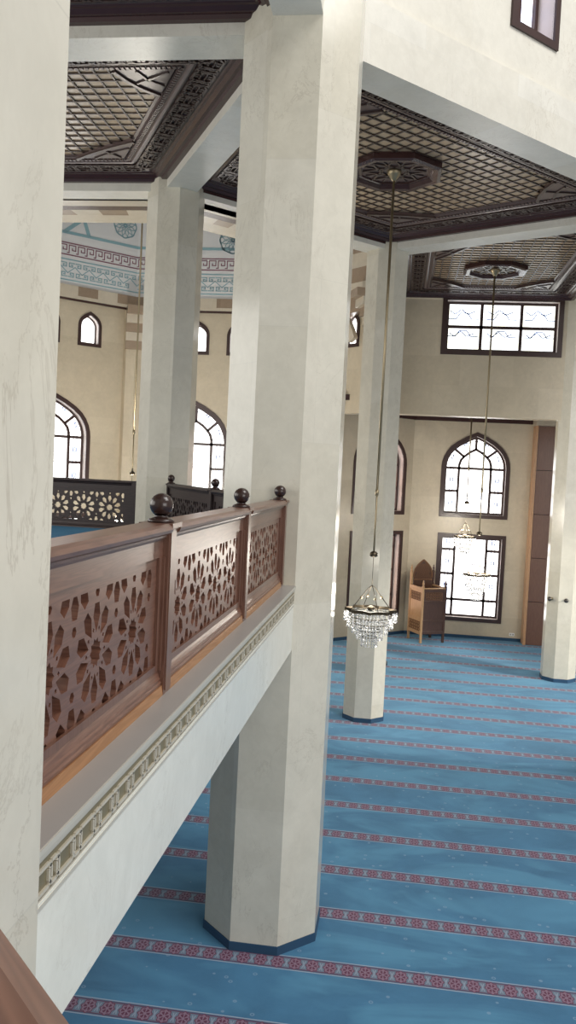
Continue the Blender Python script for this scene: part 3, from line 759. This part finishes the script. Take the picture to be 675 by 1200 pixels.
def gallery_edge(a, b, label, near=True, front=0.245, back=0.22):
    a, b = Vector((*a, 0)), Vector((*b, 0)); d = (b-a).normalized(); L = (b-a).length; n = Vector((d.y, -d.x, 0))   # n: outward, right of travel
    root = empty('gallery_edge', (a.x, a.y, 0), math.atan2(d.y, d.x)); tag(root, label, 'gallery edge', kind='structure')
    MB().box(0, L, -(front-.012), back, 3.0, 3.45).build('parapet_beam', M['front'], root)
    MB().box(0, L, -(front-.003), back, 3.60, 3.622).build('ledge', M['ledge'], root)
    MB().box(0, L, -(front-.02), back, 3.44, 3.60).build('gilded_band', M['gild'], root)
    m = MB()
    for (y, z0, z1) in ((front+.002, 3.602, 3.620), (front-.004, 3.586, 3.598), (front-.012, 3.570, 3.582), (front-.010, 3.428, 3.442), (front-.015, 3.446, 3.455)): m.box(0, L, -y, -y+.06, z0, z1)
    m.build('moulding', M['mould'], root)
    m = MB(); octa_chain(m, (0, -(front-.02), 3.505), (1, 0, 0), (0, 0, 1), (0, -1, 0), L, 0.175, 0.034, 0.010, 0.008)
    m.build('gilded_relief', M['gild_l'], root)
    return root
gallery_edge((-1.175, 1.6), (-1.175, 8.1), 'marble parapet edge with gilded chain band under the carved railing')
gallery_edge((-1.175-2.5*S2+2.9*S2, 1.18+2.5*S2-2.9*S2), (-1.175+6.8*S2, 1.18-6.8*S2), 'marble parapet edge below the near handrail')
gallery_edge((-8.9, 12.99), (-4.0, 12.99), 'marble edge below the dark railing with bright holes')
dms = (Vector(SIDE)-Vector(MAIN)).normalized()
pm0 = Vector(MAIN)+dms*0.45; pm1 = Vector(SIDE)-dms*0.35
gallery_edge((pm0.x, pm0.y), (pm1.x, pm1.y), 'marble gallery edge between largest column and gallery column')

# fretwork railings
def fret_holes(x0, x1, z0, z1, px=0.435, pz=0.345, zoff=0.0, xoff=0.0):
    out = []; cx, cz = (x0+x1)/2+xoff, (z0+z1)/2+zoff
    cen = []
    for j in range(-3, 4):
        for i in range(-8, 9):
            cen.append((cx+(i+0.5*(j % 2))*px, cz+j*pz))
    def put(pl):
        c = clip(pl, x0, x1, z0, z1)
        if c: out.append(c)
    for (a, b) in cen:
        if a < x0-.3 or a > x1+.3 or b < z0-.3 or b > z1+.3: continue
        st = [(a+(0.058 if k % 2 == 0 else 0.044)*math.cos(k*PI/10), b+(0.058 if k % 2 == 0 else 0.044)*math.sin(k*PI/10)) for k in range(20)]
        put(st)
        for k in range(10):
            t = (k+0.5)*PI/5; ct, s_ = math.cos(t), math.sin(t)
            pl = [(0.076, 0), (0.140, -.036), (0.188, -.022), (0.188, .022), (0.140, .036)]
            put([(a+r*ct-q*s_, b+r*s_+q*ct) for r, q in pl])
            t = k*PI/5; ct, s_ = math.cos(t), math.sin(t)
            put([(a+r*ct-q*s_, b+r*s_+q*ct) for r, q in ((0.083, 0), (0.093, -.009), (0.103, 0), (0.093, .009))])
    for j in range(-3, 3):                              # small kites where three rosettes meet
        for i in range(-8, 9):
            for (a, b, sg) in ((cx+(i+.5*(j % 2)+.5)*px, cz+j*pz+.115, 1), (cx+(i+.5*((j+1) % 2)+.5)*px, cz+(j+1)*pz-.115, -1)):
                put(ngon(a, b, 0.021, 6))
    return out

def fret_mesh(L, seed):
    mb = MB(); z0, z1 = 0.10, 0.655
    hs = fret_holes(0.13, L-0.13, z0+.03, z1-.045, xoff=0.07*seed)
    fill2d(mb, [(0.05, z0), (L-0.05, z0), (L-0.05, z1), (0.05, z1)], hs, 0.044, Matrix(((1, 0, 0, 0), (0, 0, 1, 0), (0, 1, 0, 0), (0, 0, 0, 1))))
    return mb

def railing(loc, rz, posts, label, wu, wv, wo, panel=None, first_post=True, last_post=True, balls=True, group=None):
    root = empty('railing', loc, rz); tag(root, label, 'railing', group)
    pw = 0.062
    for x0, x1 in zip(posts, posts[1:]):
        a, b = x0+pw, x1-pw; L = b-a
        MB().extrude_profile([(-.062, 0), (.062, 0), (.055, .045), (-.055, .045)], a, b).build('base_strip', wo, root)
        MB().extrude_profile([(-.05, .045), (.05, .045), (.052, .06), (.046, .066), (.046, .078), (.040, .084), (.036, .100), (.030, .118), (-.030, .118), (-.036, .100), (-.040, .084), (-.046, .078), (-.046, .066), (-.052, .06)], a, b).build('bottom_rail', wu, root)
        p = fret_mesh(L, len(root.children) % 3).build('fretwork_panel', wu, root); p.location = (a, 0, 0)
        fr = MB(); 
        for s_ in (-1, 1):
            ya, yb = (0.022, 0.036) if s_ > 0 else (-0.036, -0.022)
            fr.box(a, a+.055, ya, yb, .118, .655); fr.box(b-.055, b, ya, yb, .118, .655); fr.box(a+.055, b-.055, ya, yb, .118, .15)
            ya, yb = (0.022, 0.048) if s_ > 0 else (-0.048, -0.022)
            fr.box(a, a+.018, ya, yb, .118, .655); fr.box(b-.018, b, ya, yb, .118, .655)
        fr.build('panel_stile', wv, root)
        MB().box(a, b, -.034, .034, .655, .735).build('frieze_rail', wu, root)
        MB().extrude_profile([(-.040, .735), (.040, .735), (.044, .745), (.052, .748), (.054, .758), (.064, .762), (.076, .770), (.082, .785), (.078, .802), (.060, .812), (-.060, .812), (-.078, .802), (-.082, .785), (-.076, .770), (-.064, .762), (-.054, .758), (-.052, .748), (-.044, .745)], a+.004, b-.004).build('handrail', wu, root)
    for i, x in enumerate(posts):
        if (i == 0 and not first_post) or (i == len(posts)-1 and not last_post): continue
        p = MB().box(x-pw, x+pw, -pw, pw, 0, .79)
        p.box(x-.045, x+.045, -pw-.006, pw+.006, .02, .78)
        po = p.build('newel_post', wv, root)
        MB().box(x-.082, x+.082, -.082, .082, .79, .812).box(x-.07, x+.07, -.07, .07, .778, .79).build('post_cap', wv, po)
        if balls:
            R, zc = 0.056, 0.893
            pr = [(0.0, .812), (.062, .812), (.064, .820), (.055, .828), (.036, .834), (.028, .842), (.033, .848)]
            pr += [(R*math.sin(t), zc-R*math.cos(t)) for t in [0.62+(PI-0.62)*i_/14 for i_ in range(15)]]
            MB().lathe(pr, (x, 0, 0), 28).build('ball_finial', M['ball'], po)
    return root
railing((-1.115, 0, 3.622), PI/2, [1.83, 3.86, 5.885, 7.815], 'brown carved railing with three ball-topped posts leading to the largest column', M['rail_u'], M['rail_v'], M['rail_o'])
ax, ay = -1.175+0.086*S2, 1.18+0.086*S2
railing((ax, ay, 3.622), -PI/4, [0.62, 2.62, 4.62], 'brown handrail at the lower left corner of the photo', M['rail_u'], M['rail_v'], M['rail_o'])
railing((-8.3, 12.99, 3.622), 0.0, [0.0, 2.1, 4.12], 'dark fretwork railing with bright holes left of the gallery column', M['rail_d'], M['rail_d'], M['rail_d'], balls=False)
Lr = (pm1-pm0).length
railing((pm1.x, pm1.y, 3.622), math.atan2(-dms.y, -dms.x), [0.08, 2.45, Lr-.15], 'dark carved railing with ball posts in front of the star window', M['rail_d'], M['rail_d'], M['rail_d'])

# ------------------------------------------------------------------ chandeliers
def drop(m, x, y, z, h, r):
    k = len(m.v)
    m.add([(x, y, z), (x+r, y, z-h*.55), (x, y+r, z-h*.55), (x-r, y, z-h*.55), (x, y-r, z-h*.55), (x, y, z-h)],
          [(0, 1, 2), (0, 2, 3), (0, 3, 4), (0, 4, 1), (5, 2, 1), (5, 3, 2), (5, 4, 3), (5, 1, 4)])
def chandelier(c, ztop, zcap, zcrown, label, R=0.39, dz=0.57, strands=False, power=120):
    root = empty('chandelier', (c[0], c[1], zcrown)); tag(root, label, 'chandelier', 'crystal chandeliers')
    H = lambda z: z-zcrown
    MB().lathe([(0, 0), (.10, 0), (.11, -.03), (.085, -.07), (.05, -.12), (.03, -.15), (0, -.16)], (0, 0, H(ztop)), 20).build('canopy', M['brass'], root)
    MB().tube([(0, 0, H(ztop)), (0, 0, H(zcap)+.9)], 0.020).tube([(0, 0, H(zcap)+.95), (0, 0, H(zcap))], 0.014).tube([(0, 0, H(zcap)+.97), (0, 0, H(zcap)+.88)], 0.028).build('hanging_rod', M['brass'], root)
    MB().lathe([(0, .05), (.03, .045), (.06, .02), (.062, -.02), (.04, -.04), (0, -.042)], (0, 0, H(zcap)), 16).build('rod_cap', M['bronze'], root)
    MB().tube([(0, 0, H(zcap)), (0, 0, .36)], 0.004, 6).build('cable', M['bronze'], root)
    n = 8
    for k in range(4):
        t = PI/4*2*k+PI/8
        pts = [(0.0, 0.0, .37), (.05*math.cos(t), .05*math.sin(t), .335), (R*.78*math.cos(t), R*.78*math.sin(t), 0.02)]
        a = MB().tube(pts, 0.006, 6).build('suspension_arm', M['bronze'], root)
        x, y, z = (R*.42*math.cos(t), R*.42*math.sin(t), .185)
        MB().lathe([(0, .025), (.022, .01), (.022, -.01), (0, -.025)], (x, y, z), 10).build('arm_boss', M['brass'], a)
    # eight-pointed crown frame
    m = MB(); pts = [((R if k % 2 == 0 else R*.76)*math.cos(k*PI/8), (R if k % 2 == 0 else R*.76)*math.sin(k*PI/8)) for k in range(16)]
    for k in range(16):
        a, b = pts[k-1], pts[k]; m.bar((a[0], a[1], 0.02), (b[0], b[1], 0.02), 0.012, 0.045, (0, 0, -1))
    m.build('star_crown', M['bronze'], root)
    m = MB()
    for k in range(8):
        t = k*PI/4; m.tube([(0.05*math.cos(t), 0.05*math.sin(t), 0.02), (R*.76*math.cos(t+PI/8), R*.76*math.sin(t+PI/8), 0.0)], 0.005, 5)
    m.lathe([(0, .05), (.05, .03), (.06, 0), (.04, -.03), (0, -.04)], (0, 0, 0.02), 14); m.build('hub', M['bronze'], root)
    tiers = [(R*.97, -.01, .16, 46, 1), (R*.84, -.10, .17, 42, 2), (R*.66, -.21, .15, 34, 3), (R*.48, -.31, .14, 26, 4), (R*.30, -.41, .15, 18, 5)]
    left = 100
    for r, z, h, cnt, s_ in tiers:
        rm = MB(); pl = ngon(0, 0, r*.95, 24)
        for k in range(24): rm.bar((*pl[k-1], z+.004), (*pl[k], z+.004), .008, .014, (0, 0, -1))
        tr = rm.build('crystal_tier', M['bronze'], root)
        m = MB(); proto = None
        for k in range(cnt):
            t = 2*PI*k/cnt+s_*.11; rr = r*(1+(.05 if k % 2 else -.03)); st = h/4
            if strands and left > 0 and math.sin(t) < 0.35:
                left -= 1
                if proto is None:
                    q_ = MB()
                    for q in range(4): drop(q_, 0, 0, -q*st, st*1.02, .012+.004*(q == 3))
                    proto = q_.build('crystal_strand', M['crys'], tr); c_ = proto
                else:
                    c_ = proto.copy(); COL.objects.link(c_)
                c_.parent = tr; c_.location = (rr*math.cos(t), rr*math.sin(t), z); c_.rotation_euler = (0, 0, t)
                continue
            for q in range(4): drop(m, rr*math.cos(t), rr*math.sin(t), z-q*st, st*1.02, .012+.004*(q == 3))
        if m.v: tag(m.build('crystal_strands', M['crys'], tr), kind='stuff')
    l = bpy.data.lights.new('chandelier_fill', 'POINT'); l.energy = power; l.shadow_soft_size = 0.25; l.color = (1.0, 0.93, 0.82)  # soft point fill added to brighten the surroundings; the crystals do not glow
    lo = bpy.data.objects.new('chandelier_fill', l); COL.objects.link(lo); lo.parent = root; lo.location = (0, 0, 0.12)
    return root
chandelier(MED_A, ZL-.02, 3.53, 2.69, 'nearest and largest-looking crystal chandelier in front of the slim column', strands=True, power=22)
chandelier(MED_D if False else (1.74, 18.35), ZL-.02, 3.58, 2.70, 'crystal chandelier hanging in front of the square bay window, low over its middle', R=0.29, power=100)
chandelier((1.81, 23.1), 6.56, 4.11, 3.19, 'small crystal chandelier against the top edge of the square bay window', R=0.29, power=80)
chandelier((-5.94, 18.12), 15.1, 4.50, 3.5, 'chandelier rod and crystals hanging beyond the dark railing with bright holes', R=0.39, power=430)

# ------------------------------------------------------------------ carved wooden preacher chair in the corner of the bay
KA = Vector((0.80, 24.06, 0)); kd = math.radians(27)
kc = empty('preacher_chair', KA, kd); tag(kc, 'tall carved wooden preacher chair with pointed back beside the square window', 'chair')
KW, KD = 0.78, 0.80                                    # local x along the face given the unlit wood colour, local y to the back
def kbox(name, mat, *b, parent=kc): return MB().box(*b).build(name, mat, parent)
for (x, y, h, mt) in ((0, 0, 1.62, 'ch_lit'), (KW-.06, 0, 1.62, 'ch_unlit'), (0, KD-.06, 2.0, 'ch_lit'), (KW-.06, KD-.06, 2.0, 'ch_unlit')):
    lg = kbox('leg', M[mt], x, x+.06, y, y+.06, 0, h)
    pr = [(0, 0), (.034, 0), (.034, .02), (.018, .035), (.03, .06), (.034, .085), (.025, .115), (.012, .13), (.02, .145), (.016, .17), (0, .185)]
    MB().lathe(pr, (x+.03, y+.03, h), 14).build('turned_finial', M['ch_unlit'] if mt == 'ch_unlit' else M['ch_lit'], lg)
def carved(name, axis, a0, a1, z0, z1, off, sgn, mat, parent):
    m = MB(); n_ = 0
    for i in range(7):
        for j in range(3):
            u = a0+(i+.5)*(a1-a0)/7; z = z0+(j+.5)*(z1-z0)/3; r = min((a1-a0)/7, (z1-z0)/3)*.5
            q = ngon(u, z, r, 6, 0.3*(i+j))
            for k in range(6):
                P0 = (off, q[k-1][0], q[k-1][1]) if axis == 'x' else (q[k-1][0], off, q[k-1][1]); P1 = (off, q[k][0], q[k][1]) if axis == 'x' else (q[k][0], off, q[k][1])
                m.bar(P0, P1, .016, .012, (sgn, 0, 0) if axis == 'x' else (0, sgn, 0))
    return m.build(name, mat, parent)
# left side (towards the slanted wall), right side, front
sp = kbox('side_panel', M['ch_lit'], .015, .04, .06, KD-.06, .30, 1.56)
kbox('side_rail', M['ch_lit'], -.002, .05, .055, KD-.055, .62, .72, parent=sp); kbox('side_rail', M['ch_lit'], -.002, .05, .055, KD-.055, .24, .33, parent=sp); kbox('side_rail', M['ch_lit'], -.002, .05, .055, KD-.055, 1.5, 1.6, parent=sp)
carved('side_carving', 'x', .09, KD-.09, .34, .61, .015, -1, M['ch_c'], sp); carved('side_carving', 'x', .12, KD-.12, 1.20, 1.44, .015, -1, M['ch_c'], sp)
fp = kbox('front_panel', M['ch_unlit'], .06, KW-.06, .015, .04, .30, 1.5)
kbox('front_rail', M['ch_unlit'], .055, KW-.055, -.004, .05, 1.48, 1.56, parent=fp); kbox('front_rail', M['ch_unlit'], .055, KW-.055, -.004, .05, 1.16, 1.22, parent=fp); kbox('front_rail', M['ch_unlit'], .055, KW-.055, -.004, .05, .60, .66, parent=fp); kbox('front_rail', M['ch_unlit'], .055, KW-.055, -.004, .05, .26, .34, parent=fp)
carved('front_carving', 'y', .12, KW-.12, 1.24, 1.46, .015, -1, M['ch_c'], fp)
sp2 = kbox('side_panel', M['ch_unlit'], KW-.04, KW-.015, .06, KD-.06, .30, 1.56); sp2['label'] = 'side panel in the unlit wood tone'
kbox('seat', M['ch_unlit'], .04, KW-.04, .04, KD-.04, .95, 1.0)
kbox('book_rest', M['ch_lit'], .05, KW-.05, -.01, .07, 1.56, 1.585)
kbox('arm_rail', M['ch_lit'], KW-.06, KW, .06, KD-.06, 1.56, 1.60); kbox('arm_rail', M['ch_lit'], 0, .06, .06, KD-.06, 1.56, 1.60)
ol = [(-.30, 1.35), (.30, 1.35), (.30, 1.80), (.295, 1.92), (.26, 2.05), (.19, 2.16), (.10, 2.24), (0, 2.32), (-.10, 2.24), (-.19, 2.16), (-.26, 2.05), (-.295, 1.92), (-.30, 1.80)]
ol = [(x+KW/2, z) for x, z in ol]
LB = Matrix(((1, 0, 0, 0), (0, 0, -1, KD-.035), (0, 1, 0, 0), (0, 0, 0, 1)))
bk = fill2d(MB(), ol, [], .03, LB).build('arched_back', M['ch_unlit'], kc)
m = MB(); 
for p, q in zip(ol[2:], ol[3:]): m.bar((p[0], KD-.05, p[1]), (q[0], KD-.05, q[1]), .045, .02, (0, -1, 0))
m.bar((KW/2-.30, KD-.05, 1.74), (KW/2+.30, KD-.05, 1.74), .04, .02, (0, -1, 0)); m.build('back_border', M['ch_c'], bk)
m = MB(); random.seed(3)
for i in range(9):
    for j in range(7):
        x = KW/2-.24+.06*i+.03*(j % 2); z = 1.80+.062*j
        if abs(x-KW/2) < .25*math.sqrt(max(0, 1-((z-1.78)/.50)**1.6)):
            q = ngon(x, z, .026, 6, .4*i)
            for k in range(6): m.bar((q[k-1][0], KD-.05, q[k-1][1]), (q[k][0], KD-.05, q[k][1]), .012, .012, (0, -1, 0))
m.build('back_carving', M['ch_c'], bk)

# ------------------------------------------------------------------ small things
for i, (x, y, a, l) in enumerate(((3.745, 20.62, -3*PI/4, 'round dark hook on the left facet of the column beside the panelled pier'), (4.04, 20.513, -PI/2, 'round dark hook on the front facet of the column beside the panelled pier'))):
    rt_ = empty('wall_hook', (x, y, 1.985), a+PI/2); tag(rt_, l, 'hook', 'column hooks')
    m = MB(); m.lathe([(0, 0), (.035, 0), (.035, .012), (.014, .018), (.014, .09), (0, .09)], (0, 0, 0), 14)
    m.v = [(x_, -z_, y_) for x_, y_, z_ in m.v]; m.build('bracket', M['brass'], rt_)
    m = MB(); m.lathe([(0, .085), (.045, .088), (.055, .10), (.045, .118), (0, .122)], (0, 0, 0), 16)
    m.v = [(x_, -z_, y_) for x_, y_, z_ in m.v]; m.build('knob', M['steel'], rt_)
s_ = empty('wall_socket', (3.53, YB, 0.20)); tag(s_, 'white double socket low on the bay wall beside the panelled pier', 'socket')
MB().box(-.075, .075, -.012, 0, -.045, .045).build('cover_plate', M['white'], s_)
for x in (-.036, .036): MB().lathe([(0, 0), (.022, 0), (.022, .004), (0, .004)], (0, 0, 0), 12)
m = MB(); m.box(-.055, -.015, -.015, -.011, -.022, .022); m.box(.015, .055, -.015, -.011, -.022, .022); m.build('outlet', M['ledge'], s_)
st = empty('microphone_stand', (-0.13, 20.95, 0)); tag(st, 'thin black stand on the carpet behind the slim column', 'stand')
MB().lathe([(0, 0), (.055, 0), (.055, .09), (.03, .11), (0, .11)], (0, 0, 0), 16).build('base', M['black'], st)
MB().tube([(0, 0, .1), (0, 0, 1.1)], .012).build('pole', M['black'], st)
